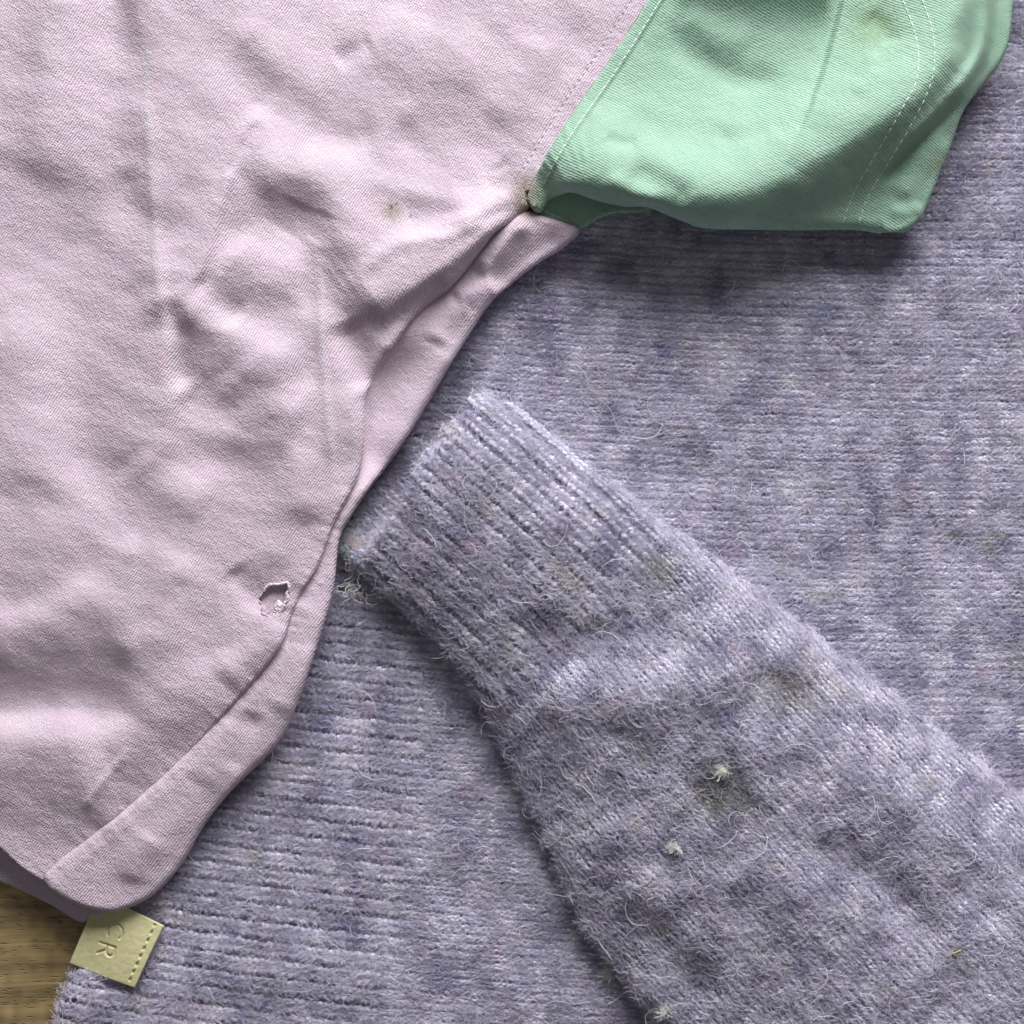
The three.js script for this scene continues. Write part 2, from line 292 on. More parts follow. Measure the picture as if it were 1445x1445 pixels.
// --- body
{
  const g = sheet({ box: [30, -110, 1620, 1600], step: 6, sdf: bodySDF, h: (x, y) => bodyTop(x, y) - 4, round: 3, under: 6, drop: 30, floor: 0, uv: (x, y) => [x * S, y * S], color: () => [1, 1, 1] });
  const body = obj('body', g, backingMat, sweater);
  const st = new Copies(STITCH), fz = new Copies(FUZZ), hr = new Copies(HAIR);
  for (let k = -30; k < 150; k++) for (let u = 20; u < 1560; u += COURSE) {
    const x = u + (R1() - 0.5) * 2.0 + (k & 1) * 3, v = k * WALE, y = v + sagY(u) + (R1() - 0.5) * 1.8 + 1.5 * vnoise(u / 40, k / 3, 61);
    if (y < -90 || y > 1540 || bodySDF(x, y) < 4 || shirtCover(x, y) > 32 || tagCover(x, y) > -3 || underSleeve(x, y, 60)) continue;
    const rz = ribZone(x, y), rib = (k & 1) ? -1 : 1, lift = rz * (rib > 0 ? 2.5 : -5.2), sw = 1 + rz * (rib > 0 ? 0.45 : -0.1);
    const e = 5, h = bodyTop(x, y), gx = (bodyTop(x + e, y) - bodyTop(x - e, y)) / (2 * e), gy = (bodyTop(x, y + e) - bodyTop(x, y - e)) / (2 * e), c = yarnColor(x, v);
    const d = sagD(u), turn = (R1() - 0.5) * 0.5;
    st.add(x, y, h + lift + (R1() - 0.5) * 1.2, 1, d + turn, gx + d * gy, -gx, -gy, 1, 0.92 + 0.16 * R1(), c, sw);
    for (let q = 0; q < (rz > 0.5 ? 2 : 1); q++) if (R1() < 0.95) { const cf = yarnColor(x, v).map((w) => Math.min(0.92, w * 1.18 + 0.04)); fz.add(x + (R1() - 0.5) * 8, y + (R1() - 0.5) * 8, h + lift + 1.6, 1, d + (R1() - 0.5) * 1.6, 0, -gx, -gy, 1, 0.8 + 0.5 * R1(), cf); }
    if (R1() < 0.035) hr.add(x, y, h + lift + 3, R1() - 0.5, R1() - 0.5, 0, -gx, -gy, 1, 0.8 + 0.5 * R1(), [0.86, 0.85, 0.9]);
  }
  st.build('knit_stitch', body); fz.build('wool_fuzz', body); hr.build('wool_hair', body);
}
// --- sleeve and cuff
function sleeveSheet(a0, a1, bottom) {
  const na = Math.round((a1 - a0) / 6), nt = 64, pos = [], idx = [];
  for (let i = 0; i <= na; i++) for (let j = 0; j <= nt; j++) {
    const t = -1 + 2 * j / nt, a = lerp(Math.max(a0, a0 < 5 ? cuffStart(t) : 0), a1, i / na), [r1, r2] = edges(a), v = t > 0 ? t * (r1 - 4) : t * (r2 - 4), [x, y] = sleeveXY(a, v);
    pos.push(...W(x, y, sleeveTop(a, v) - 4 + cuffness(a) * 2 * ribOf(v)));
  }
  const w = nt + 1, nTop = (na + 1) * w;
  for (let i = 0; i < na; i++) for (let j = 0; j < nt; j++) { const a = i * w + j; idx.push(a, a + 1, a + w, a + 1, a + w + 1, a + w); }
  for (let i = 0; i <= na; i++) for (let j = 0; j <= nt; j++) { const t = -1 + 2 * j / nt, a = lerp(a0, a1, i / na), [r1, r2] = edges(a), v = t > 0 ? t * (r1 - 7) : t * (r2 - 7), [x, y] = sleeveXY(a, v); pos.push(...W(x, y, 33 + (1 - t * t) * 3)); }
  for (let i = 0; i < na; i++) { for (let j = 0; j < nt; j++) { const a = nTop + i * w + j; idx.push(a, a + w, a + 1, a + 1, a + w, a + w + 1); } for (const j of [0, nt]) { const a = i * w + j, b = nTop + a; idx.push(a, a + w, b, a + w, b + w, b); } }
  const g = new THREE.BufferGeometry(); g.setAttribute('position', new THREE.Float32BufferAttribute(pos, 3)); g.setIndex(idx); g.computeVertexNormals(); return g;
}
const sleeveMesh = obj('sleeve', sleeveSheet(CUFF, ARC), backingMat, sweater);
const cuffMesh = obj('cuff', sleeveSheet(0, CUFF), backingMat, sweater);
{
  const sets = { sleeve: [new Copies(STITCH), new Copies(FUZZ), new Copies(HAIR)], cuff: [new Copies(STITCH), new Copies(FUZZ), new Copies(HAIR)] };
  const at3 = (a, v) => { const [x, y] = sleeveXY(a, v); return [x, y, sleeveTop(a, v)]; };
  for (let k = -40; k <= 40; k++) for (let a = 2; a < ARC - 10; a += COURSE) {
    const av = a + (R1() - 0.5) * 2 + (k & 1) * 3, cf = cuffness(av), v = k * WALE + (R1() - 0.5) * 1.8 + (1 - cf) * 2 * vnoise(a / 40, k / 3, 71), [r1, r2] = edges(av);
    if (v > r1 - 3 || v < -r2 + 3) continue;
    const t = v > 0 ? v / r1 : v / r2; if (av < cuffStart(t)) continue;
    const [x, y, h] = at3(av, v); if (x > 1545 || y > 1545) continue;
    const e = 4, p1 = at3(av + e, v), p0 = at3(av - e, v), q1 = at3(av, v + e), q0 = at3(av, v - e);
    const du = new THREE.Vector3(p1[0] - p0[0], p1[2] - p0[2], p1[1] - p0[1]).normalize(), dv = new THREE.Vector3(q1[0] - q0[0], q1[2] - q0[2], q1[1] - q0[1]).normalize(), n = new THREE.Vector3().crossVectors(dv, du); if (n.y < 0) n.negate(); n.normalize();
    const lift = cf * ((k & 1) ? -5.4 : 2.8), st = (R1() - 0.5) * 0.5, sw = 1 + cf * ((k & 1) ? -0.1 : 0.5);
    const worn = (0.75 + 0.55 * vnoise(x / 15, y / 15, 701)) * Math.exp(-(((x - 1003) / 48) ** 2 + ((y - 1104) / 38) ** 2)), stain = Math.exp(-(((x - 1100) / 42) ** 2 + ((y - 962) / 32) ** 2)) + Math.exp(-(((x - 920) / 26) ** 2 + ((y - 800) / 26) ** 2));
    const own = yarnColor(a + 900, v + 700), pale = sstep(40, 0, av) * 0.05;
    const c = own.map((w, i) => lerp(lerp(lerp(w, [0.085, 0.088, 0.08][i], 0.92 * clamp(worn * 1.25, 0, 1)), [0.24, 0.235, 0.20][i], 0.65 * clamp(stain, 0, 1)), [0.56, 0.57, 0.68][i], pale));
    const [S_, F_, H_] = sets[av < CUFF ? 'cuff' : 'sleeve'];
    S_.add(x + n.x * lift, y + n.z * lift, h + lift * n.y + (R1() - 0.5) * 1.2, du.x + dv.x * st, du.z + dv.z * st, du.y + dv.y * st, n.x, n.z, n.y, 0.92 + 0.16 * R1(), c, sw);
    const edge = Math.min(r1 - v, r2 + v, av * 1.2 + 4) < 24;
    for (let q = 0; q < (edge || cf > 0.5 ? 2 : 1); q++) if (R1() < 0.97) { const cc = c.map((w) => Math.min(0.92, w * 1.18 + 0.04)), rot = (R1() - 0.5) * 1.7; F_.add(x + (R1() - 0.5) * 8, y + (R1() - 0.5) * 8, h + lift + 1.6, du.x + dv.x * rot, du.z + dv.z * rot, du.y + dv.y * rot, n.x, n.z, n.y, 0.8 + 0.55 * R1(), cc); }
    if (R1() < (edge ? 0.09 : 0.055) + 0.5 * worn) H_.add(x, y, h + lift + 3, R1() - 0.5, R1() - 0.5, 0, n.x, n.z, n.y, 0.8 + 0.5 * R1(), worn > 0.3 ? [0.5, 0.5, 0.46] : [0.88, 0.87, 0.92]);
  }
  // the back layer of the cuff shows beyond the edge of its front
  for (let k = -14; k <= 3; k++) for (let a = -3; a < 44; a += COURSE) {
    const v = k * WALE, [r1, r2] = edges(a); if (v < -r2 + 3) continue;
    const [x, y, A] = sleeveXY(Math.max(a, 0), v), px = x + Math.min(a, 0) * A.dx, py = y + Math.min(a, 0) * A.dy, c = yarnColor(a + 900, v + 820);
    sets.cuff[0].add(px, py, 43 + ((k & 1) ? -3 : 2), A.dx, A.dy, 0, 0, 0, 1, 1.05, c);
    for (let q = 0; q < 2; q++) sets.cuff[1].add(px + (R1() - 0.5) * 8, py + (R1() - 0.5) * 8, 45, A.dx + R1() - 0.5, A.dy + R1() - 0.5, 0, 0, 0, 1, 0.9 + 0.4 * R1(), c.map((w) => Math.min(0.85, w * 1.1 + 0.05)));
  }
  // pale felted tip of the cuff
  const tip = U([503, 766], 55);
  for (let q = 0; q < 30; q++) { const r = 19 * Math.sqrt(R1()), th = R1() * 6.28; sets.cuff[1].add(tip[0] + r * Math.cos(th) * 1.2, tip[1] + r * Math.sin(th) * 0.8, 50 + 9 * (1 - r / 17) + R1() * 4, R1() - 0.5, R1() - 0.5, 0, 0, 0, 1, 0.7 + 0.4 * R1(), [0.74, 0.73, 0.78].map((w) => w * (0.75 + 0.4 * R1()))); }
  for (const [name, mesh] of [['sleeve', sleeveMesh], ['cuff', cuffMesh]]) { const [a, b, c] = sets[name]; a.build('knit_stitch', mesh); b.build('wool_fuzz', mesh); c.build('wool_hair', mesh); }
  // threads of the frayed tip
  const tr = rng(5), bits = [];
  for (let i = 0; i < 26; i++) { const p0 = i < 8 ? U([484 + tr() * 10, 775 + tr() * 20], 52) : U([486 + tr() * 34, 818 + tr() * 24], 50); const pts = [[...p0, 48 + tr() * 8]]; let an = i < 8 ? 1.3 : tr() * 6.28; for (let k = 0; k < 6; k++) { const [x, y, z] = pts[k]; pts.push([x + Math.cos(an) * 5, y + Math.sin(an) * 5, clamp(z + (tr() - 0.5) * 6, 40, 60)]); an += (tr() - 0.5) * 2.4; } bits.push(strand(pts, 0.42, 4, 18)); }
  obj('frayed_thread', mergeGeometries(bits), new THREE.MeshStandardMaterial({ color: new THREE.Color(0.85, 0.85, 0.84), roughness: 1 }), cuffMesh);
}
// --- leather tag
{
  const C = [[180, 1279], [232.5, 1305], [213, 1346], [191.5, 1392.5], [144, 1378], [96, 1361], [126, 1290]];
  const H = (x, y) => lerp(27, 45, sstep(90, 215, x)) + 3.5 * Math.sin((y - 1275) / 42);
  const cu = C.map((p) => U(p, 38)), poly = []; for (let i = 0; i < cu.length; i++) { const a = cu[i], b = cu[(i + 1) % cu.length]; for (let k = 0; k < 6; k++) poly.push([lerp(a[0], b[0], k / 6) + 0.5 * vnoise(i * 5 + k, 2, 7), lerp(a[1], b[1], k / 6) + 0.5 * vnoise(i * 5 + k, 9, 8)]); }
  const sdf = polySDF(poly), eu = [0.965, 0.262], er = [-0.262, 0.965], seg = (p, a, b) => { const ex = b[0] - a[0], ey = b[1] - a[1], t = clamp(((p[0] - a[0]) * ex + (p[1] - a[1]) * ey) / (ex * ex + ey * ey), 0, 1); return Math.hypot(p[0] - a[0] - ex * t, p[1] - a[1] - ey * t); };
  const loc = (x, y, o) => { const q = U(o, 38), dx = x - q[0], dy = y - q[1]; return [dx * eu[0] + dy * eu[1], dx * er[0] + dy * er[1]]; };
  const letters = (x, y) => {                   // distance to the strokes of C and R
    let d = 1e9; const c = loc(x, y, [163, 1314.5]), ang = Math.atan2(c[0], c[1]); d = Math.abs(ang) > 0.75 ? Math.abs(Math.hypot(c[0], c[1]) - 11) : 1e9;
    const p = loc(x, y, [141, 1330]); d = Math.min(d, seg(p, [0, 0], [23, 0]), seg(p, [23, 0], [23, 8]), seg(p, [11.5, 0], [11.5, 8]), p[1] >= 8 ? Math.abs(Math.hypot(p[0] - 17.25, p[1] - 8) - 5.75) : 1e9, seg(p, [11.5, 7], [0, 15]));
    return d;
  };
  const s0 = U([220, 1303], 38), s1 = U([183, 1384], 38), L = Math.hypot(s1[0] - s0[0], s1[1] - s0[1]);
  const hole = (x, y) => { const t = ((x - s0[0]) * (s1[0] - s0[0]) + (y - s0[1]) * (s1[1] - s0[1])) / L, d = Math.abs((x - s0[0]) * (s1[1] - s0[1]) - (y - s0[1]) * (s1[0] - s0[0])) / L; if (t < -1 || t > L + 1) return 0; const ph = ((t / 12) % 1 + 1) % 1; return Math.exp(-((d / 1.6) ** 2)) * (Math.exp(-(((ph - 0.1) / 0.1) ** 2)) + Math.exp(-(((ph - 0.9) / 0.1) ** 2))); };
  const g = sheet({ box: [85, 1268, 245, 1400], step: 0.8, sdf, round: 1.6, under: 1, drop: 6, floor: 0, h: (x, y) => H(x, y) - 2.1 * (1 - sstep(0.9, 2.4, letters(x, y))) - 3 * hole(x, y) + 0.25 * fbm(x / 9, y / 9, 55, 3), uv: (x, y) => [x * S, y * S], color: (x, y) => { const q = 1 + 0.05 * fbm(x / 14, y / 14, 57, 3); return [0.60 * q, 0.57 * q, 0.32 * q]; } });
  const tag = obj('leather_tag', g, new THREE.MeshStandardMaterial({ vertexColors: true, roughness: 0.55 }), sweater);
  tag.userData.label = 'pale yellow leather tag embossed CR sewn to the hem';
  const th = []; for (let t = 2; t < L - 4; t += 12) { const f = (k) => [lerp(s0[0], s1[0], k / L), lerp(s0[1], s1[1], k / L)], a = f(t), m = f(t + 4), b = f(t + 8); th.push(strand([[...a, H(...a) - 1.5], [...m, H(...m) + 0.9], [...b, H(...b) - 1.5]], 0.9, 5, 8)); }
  obj('stitching', mergeGeometries(th), new THREE.MeshStandardMaterial({ color: new THREE.Color(0.6, 0.57, 0.33), roughness: 0.9 }), tag).userData.kind = 'stuff';
}

// ------------------------------------------------------------------ the T-shirt
const shirt = thing('cotton_shirt', 'pale lilac cotton T-shirt with mint green sleeve and a torn hole, lying on the sweater', 'T-shirt');
const P = 256, NST = 16;                        // jersey tile: 16 wales and 16 courses
const jersey = (u, v) => {
  const x = u * NST + 0.10 * tileNoise(u, v, 8, 3), y = v * NST, w = Math.floor(x), fx = x - w - 0.5, s = Math.abs(fx), leg = ((y + s * 0.9) % 1 + 1) % 1, a = Math.max(0, 1 - (s / 0.5) ** 2.2), b = 0.78 + 0.22 * Math.sin(Math.PI * leg);
  return clamp(0.12 + 0.62 * Math.sqrt(a) * b + 0.10 * tileNoise(u, v, 48, 4) + 0.17 * tileNoise(u, v, 23, 9) + 0.07 * tileNoise(u, v, 11, 19), 0, 1);
};
const jerseyBump = dataTex(512, (u, v) => { const b = jersey(u, v); return [b, b, b]; });
const jerseyTone = dataTex(512, (u, v) => { const f = 0.955 + 0.045 * tileNoise(u, v, 40, 13) + 0.03 * tileNoise(u, v, 128, 14); return [f, f, f]; });
const PITCH = 3.3 * NST;                        // plan units per tile
const cloth = (bump) => new THREE.MeshPhysicalMaterial({ vertexColors: true, map: jerseyTone, bumpMap: jerseyBump, bumpScale: bump, roughness: 1, sheen: 0.1, sheenRoughness: 0.6, sheenColor: new THREE.Color(1, 1, 1) });
const stripMat = cloth(0.00042), pinkMat = cloth(0.00042), mintMat = cloth(0.00036);
const uvDir = (deg) => { const c = Math.cos(deg * Math.PI / 180), s = Math.sin(deg * Math.PI / 180); return (x, y) => { const wx = x + 5 * vnoise(x / 90, y / 90, 91), wy = y + 5 * vnoise(x / 90, y / 90, 92); return [(-wx * s + wy * c) / PITCH, (wx * c + wy * s) / PITCH]; }; };
const PINK = [0.655, 0.535, 0.635], MINT = [0.325, 0.51, 0.40];
const spots = (x, y, c) => {                    // stains of real dirt
  const put = (px, py, r, q, k) => { const p = U([px, py], 80), d = Math.hypot(x - p[0], y - p[1]) / r; if (d < 2) { const n = 0.6 + 0.8 * vnoise(x / 5, y / 5, 401), w = clamp(k * Math.exp(-d * d * 1.4) * (0.5 + n), 0, 0.95); c = c.map((v, i) => lerp(v, q[i], w)); } };
  put(556, 301, 17, [0.36, 0.31, 0.27], 0.8); put(553, 295, 3.2, [0.10, 0.07, 0.04], 1.0); put(560, 291, 2.2, [0.12, 0.08, 0.05], 0.9); put(581, 307, 2.2, [0.08, 0.06, 0.06], 1.0); put(742, 266, 20, [0.40, 0.34, 0.29], 1.0); put(738, 292, 19, [0.32, 0.265, 0.22], 1.1); put(411, 904, 1.6, [0.03, 0.02, 0.03], 1.0); put(758, 274, 2, [0.1, 0.2, 0.1], 0.9);
  put(1226, 45, 40, [0.24, 0.36, 0.23], 0.95); put(1322, 230, 14, [0.40, 0.46, 0.28], 0.4);
  return c;
};
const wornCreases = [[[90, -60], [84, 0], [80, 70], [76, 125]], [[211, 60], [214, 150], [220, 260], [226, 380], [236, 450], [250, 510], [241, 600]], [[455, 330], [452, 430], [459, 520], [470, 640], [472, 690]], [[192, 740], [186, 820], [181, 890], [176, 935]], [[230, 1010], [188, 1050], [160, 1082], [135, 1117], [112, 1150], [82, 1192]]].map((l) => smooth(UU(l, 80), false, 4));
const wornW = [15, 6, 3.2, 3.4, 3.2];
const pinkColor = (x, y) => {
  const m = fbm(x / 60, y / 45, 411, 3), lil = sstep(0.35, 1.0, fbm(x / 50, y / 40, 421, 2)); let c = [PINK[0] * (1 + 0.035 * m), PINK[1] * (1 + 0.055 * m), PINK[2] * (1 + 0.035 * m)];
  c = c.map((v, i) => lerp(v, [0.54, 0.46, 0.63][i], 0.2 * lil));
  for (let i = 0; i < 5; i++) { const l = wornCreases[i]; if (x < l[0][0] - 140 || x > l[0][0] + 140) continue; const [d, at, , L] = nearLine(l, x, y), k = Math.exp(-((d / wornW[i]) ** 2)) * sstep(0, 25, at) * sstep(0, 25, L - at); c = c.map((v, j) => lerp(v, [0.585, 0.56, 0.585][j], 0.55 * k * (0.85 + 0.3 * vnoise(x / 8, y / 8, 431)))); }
  return spots(x, y, c);
};
const mintColor = (x, y) => { const m = fbm(x / 50, y / 50, 441, 3); return spots(x, y, MINT.map((v, i) => v * (1 + [0.07, 0.04, 0.06][i] * m))); };
const crumple = (x, y, s) => { const a = 0.87 * x + 0.5 * y, b = -0.5 * x + 0.87 * y; return 1.7 * vnoise(a / 110, b / 62, s) + 0.95 * vnoise(a / 44, b / 28, s + 5) + 0.32 * vnoise(a / 17, b / 12, s + 30) + 0.12 * vnoise(a / 7, b / 6, s + 60); };
// folds of the front
const frontFolds = sum([
  // upper left, long soft folds
  fold([[204, -60], [207, 40], [213, 140], [220, 260], [227, 360], [240, 470]], 19, 130, 34, 80, 0.1), fold([[140, -80], [170, 10], [192, 90], [206, 170]], -9, 22, 40), fold([[86, -60], [80, 60], [74, 170], [66, 280]], 17, 50, 38),
  fold([[213, 120], [220, 260], [228, 390], [240, 470]], 3, 9, 9), fold([[244, 420], [253, 480], [255, 560]], -10, 17, 12), fold([[226, 400], [238, 490], [238, 580], [226, 680]], 13, 20, 60),
  fold([[110, 230], [100, 400], [95, 560], [130, 680], [170, 790]], -15, 50, 50), fold([[160, 240], [200, 300], [260, 360]], -7, 26, 26), fold([[20, 420], [50, 560], [50, 720]], 11, 54, 60), fold([[-20, 200], [-10, 330], [10, 430]], -9, 50, 50),
  fold([[330, 30], [400, 90], [480, 140]], 8, 34, 34), fold([[290, 60], [340, 105], [390, 165]], -5, 30, 30), fold([[520, 30], [600, 80], [700, 110]], 9, 54, 44), fold([[470, 92], [500, 76], [530, 62]], -5, 14, 18), fold([[420, -40], [520, -10], [640, 10]], -8, 40, 40),
  fold([[560, 165], [640, 215], [720, 225]], -9, 44, 36), fold([[420, 190], [480, 200], [540, 195]], -7, 24, 26), fold([[760, 40], [740, 120], [700, 190]], 6, 34, 34), fold([[820, 20], [800, 90], [760, 170]], -4, 20, 20),
  // crease running down from the middle
  fold([[376, 150], [356, 192], [336, 234], [318, 290], [300, 350], [282, 405], [256, 480]], 8, 50, 14, 80, 0.1), fold([[350, 200], [318, 290], [300, 350], [270, 430]], 3, 7, 7), fold([[368, 172], [345, 214], [322, 256]], -4, 9, 7), fold([[276, 250], [258, 320], [250, 390]], -4, 24, 26),
  // bump with a dimple
  fold([[335, 258, 0.5], [380, 250], [430, 250], [470, 274], [490, 325], [490, 400, 0.7]], 21, 48, 36), fold([[396, 335], [412, 308], [424, 284]], -3.5, 20, 24), fold([[440, 345], [452, 324], [462, 300]], -3.5, 16, 20), fold([[300, 318], [375, 330], [450, 345]], -7, 36, 32),
  fold([[320, 350], [380, 392], [440, 400]], 9, 44, 36), fold([[275, 395], [308, 425], [350, 455]], -8, 24, 20), fold([[240, 425], [300, 466], [370, 504], [440, 524]], 19, 34, 48), fold([[330, 510], [380, 560], [440, 600]], 8, 44, 44),
  fold([[262, 550], [300, 575], [345, 590]], -6, 26, 26),
  // roll beside the side seam and the hollow under it
  fold([[480, 462, 0.4], [520, 430], [570, 402], [630, 362], [690, 322], [735, 292, 0.8]], 30, 66, 38), fold([[484, 452], [498, 484], [512, 512], [524, 556]], -15, 22, 22), fold([[512, 474], [556, 448], [602, 424], [640, 400]], -8, 18, 22), fold([[452, 400], [466, 500], [484, 560], [502, 660]], 8, 26, 54),
  fold([[545, 510], [570, 478], [605, 448]], 8, 16, 18), fold([[560, 325], [620, 305], [690, 280]], -9, 32, 22), fold([[640, 330], [690, 300], [730, 270]], 6, 16, 16), fold([[700, 230], [715, 250], [700, 280]], -5, 14, 14),
  // gathers that fan out from the armpit
  fold([[738, 300], [650, 366], [565, 428], [520, 480]], 5, 9, 10), fold([[734, 286], [640, 330], [550, 356], [490, 420]], 5, 12, 13), fold([[736, 278], [650, 288], [570, 272], [500, 240]], 5, 16, 18), fold([[742, 268], [690, 245], [620, 200], [560, 140]], 5, 22, 22), fold([[730, 292], [670, 318], [600, 336]], -4, 8, 9),
  // long soft creases toward the hem
  fold([[430, 620], [420, 700], [395, 780], [385, 815]], 6, 22, 22), fold([[300, 640], [285, 740], [250, 850], [190, 960]], 8, 34, 30), fold([[110, 640], [105, 740], [60, 860]], 8, 34, 34),
  // lower half
  fold([[452, 350], [456, 480], [467, 620], [472, 690]], 4, 6, 9), fold([[400, 540], [420, 660], [430, 750]], 11, 44, 46), fold([[330, 610], [310, 710], [265, 820]], -10, 64, 64), fold([[190, 640], [240, 690], [300, 720]], 8, 30, 34),
  fold([[192, 740], [184, 840], [174, 950]], 8, 14, 26), fold([[-20, 862], [70, 826], [160, 775]], -8, 40, 26), fold([[-40, 915], [80, 872], [190, 840]], 9, 34, 50), fold([[240, 810], [290, 865], [330, 940]], -6, 50, 46),
  fold([[-90, 1000], [0, 1000], [80, 997], [150, 1001], [215, 1008]], -17, 60, 26, 80, 0.2), fold([[-90, 1066], [20, 1062], [90, 1056], [150, 1040]], 17, 44, 80), fold([[364, 955], [300, 983], [228, 1012], [182, 1056], [132, 1120], [85, 1195]], 10, 40, 60), fold([[405, 870], [360, 925], [310, 965]], 9, 30, 34), fold([[186, 1052], [160, 1084], [132, 1120], [110, 1152]], 3, 8, 6),
  fold([[325, 800], [355, 835], [385, 850]], -7, 24, 20), fold([[310, 850], [345, 846], [372, 852]], -3, 20, 20),
]);
const frontLine = [[748, 292], [735, 304], [700, 331], [683, 352], [657, 384], [633, 410], [588, 446], [556, 492], [534, 522], [517, 560], [515, 600], [513, 640], [503, 682], [474, 737], [451, 797], [426, 838], [411, 872], [400, 907], [375, 942], [345, 977], [300, 1027], [260, 1072], [200, 1127], [150, 1167], [100, 1207], [75, 1227], [56, 1248]];
const seamLine = [[965, -80], [918, 0], [860, 92], [800, 181], [766, 238], [750, 266], [746, 285]];
const frontPoly = [...smooth(UU(seamLine, 82), false, 4), ...smooth(UU(frontLine, 76), false, 4), ...UU([[30, 1226], [0, 1198], [-80, 1150], [-80, -80]], 55)];
const frontOuter = polySDF(frontPoly);
const holePoly = UU([[377, 829], [384, 825], [394, 824.6], [401, 823], [407, 822.5], [409.5, 832], [406, 837], [407.5, 846], [403, 851], [400, 860], [394, 863.5], [384, 862], [376, 867], [369.5, 862], [371.5, 853], [366, 847], [371.5, 837]], 80), holeSDF = polySDF(smooth(holePoly, true, 3));
const frontSDF = (x, y) => { const d = frontOuter(x, y); return x > 350 && x < 425 && y > 810 && y < 880 ? Math.min(d, -holeSDF(x, y)) : d; };
const frontBase = (x, y) => 94 - 36 * sstep(820, 1250, y + 0.2 * (300 - x));
const seamDist = (() => { const l = smooth(UU(seamLine, 82), false, 4); return (x, y) => nearLine(l, x, y); })();
const stitchWave = (at, p) => Math.pow(Math.abs(Math.sin(Math.PI * at / p)), 0.7);
const seamEdge = smooth(UU(frontLine, 76), false, 4), pucker = (x, y) => { if (y < 690 || x > 520) return 0; const [d, at] = nearLine(seamEdge, x, y), q = Math.abs(d); return q > 46 ? 0 : Math.exp(-((q / 20) ** 2)) * (1.5 * vnoise(at / 24, 3.5, 611) + 0.8 * vnoise(at / 9, 7.5, 612)); };
const frontH = (x, y) => { let h = frontBase(x, y) + pucker(x, y) + 0.9 * frontFolds(x, y) + crumple(x, y, 501); if (x > 700 && y < 330) { const [d, at] = seamDist(x, y); h -= 1.6 * Math.exp(-(((Math.abs(d) - 22) / 2.2) ** 2)) * (1 - 0.5 * stitchWave(at, 10)); } return h; };
{
  const g = sheet({ box: [-80, -80, 980, 1260], step: 2.0, sdf: frontSDF, h: frontH, roundAt: (x, y) => x > 350 && x < 425 && y > 810 && y < 880 && holeSDF(x, y) > -6 ? 1.5 : (x > 740 && y < 285) ? 3 : lerp(14, 5, sstep(560, 760, y)), under: 7, drop: 12, floor: 30, uv: uvDir(120), color: pinkColor });
  const front = obj('front_panel', g, pinkMat, shirt);
  // frayed rim and loose flap of the hole
  const fr = rng(9), rim = [], N = 40, hp = smooth(holePoly, true, 4);
  for (let i = 0; i < hp.length; i++) { const a = hp[i], b = hp[(i + 1) % hp.length], z = frontH(...a) - 0.5, pale = a[1] < U([0, 833], 62)[1] || a[0] > U([401, 0], 62)[0]; if (!pale && fr() < 0.5) continue; const k = pale ? 2.1 : 0.8; rim.push(strand([[a[0], a[1], z], [lerp(a[0], b[0], 0.5) + (fr() - 0.5) * 1.0, lerp(a[1], b[1], 0.5) + (fr() - 0.5) * 1.0 - 0.5, z + 0.8 + 0.5 * fr()], [b[0], b[1], z]], k * (0.85 + 0.3 * fr()), 6, 6)); if (fr() < 0.5) { const q = fr() * 6.28; rim.push(strand([[a[0], a[1], z + 1], [a[0] + 3 * Math.cos(q), a[1] + 3 * Math.sin(q), z + 2], [a[0] + 5 * Math.cos(q + 0.6), a[1] + 5 * Math.sin(q + 0.6), z + 1]], 0.4, 4, 6)); } }
  const white = new THREE.MeshStandardMaterial({ color: new THREE.Color(0.74, 0.66, 0.72), roughness: 1 });
  const m = obj('frayed_edge', mergeGeometries(rim), white, front); m.userData.label = 'pale frayed rim of the torn hole';
  const fl = UU([[393, 846], [397, 848], [402, 853], [401, 858], [398, 866], [394, 863], [388, 859], [389, 852]], 80), fs = polySDF(smooth(fl, true, 4)), fz = frontH(...U([402, 860], 62));
  obj('torn_flap', sheet({ box: [375, 835, 415, 880], step: 0.7, sdf: fs, round: 2, under: 1.5, drop: 3, floor: 20, h: (x, y) => fz - 1 + 2.2 * vnoise(x / 6, y / 6, 77), uv: uvDir(40), color: () => [0.74, 0.66, 0.73] }), pinkMat, front);
  // twin needle stitching on the lilac side of the sleeve seam
  const th = [], sl = smooth(UU(seamLine, 82), false, 12);
  const off = (q, o) => { let run = 0; for (let i = 0; i + 1 < sl.length; i++) { const L = Math.hypot(sl[i + 1][0] - sl[i][0], sl[i + 1][1] - sl[i][1]); if (run + L >= q) { const t = (q - run) / L, ex = (sl[i + 1][0] - sl[i][0]) / L, ey = (sl[i + 1][1] - sl[i][1]) / L; return [lerp(sl[i][0], sl[i + 1][0], t) - ey * o, lerp(sl[i][1], sl[i + 1][1], t) + ex * o]; } run += L; } return null; };
  for (let q = 4; q < 380; q += 10) { const a = off(q, 22), b = off(q + 3.5, 22), c = off(q + 7, 22); if (c) th.push(strand([[...a, frontH(...a) - 0.3], [...b, frontH(...b) + 1.0], [...c, frontH(...c) - 0.3]], 0.75, 5, 8)); }
  obj('stitching', mergeGeometries(th), pinkThread(), front).userData.kind = 'stuff';
}
function pinkThread() { return new THREE.MeshStandardMaterial({ color: new THREE.Color(0.62, 0.52, 0.62), roughness: 0.9 }); }
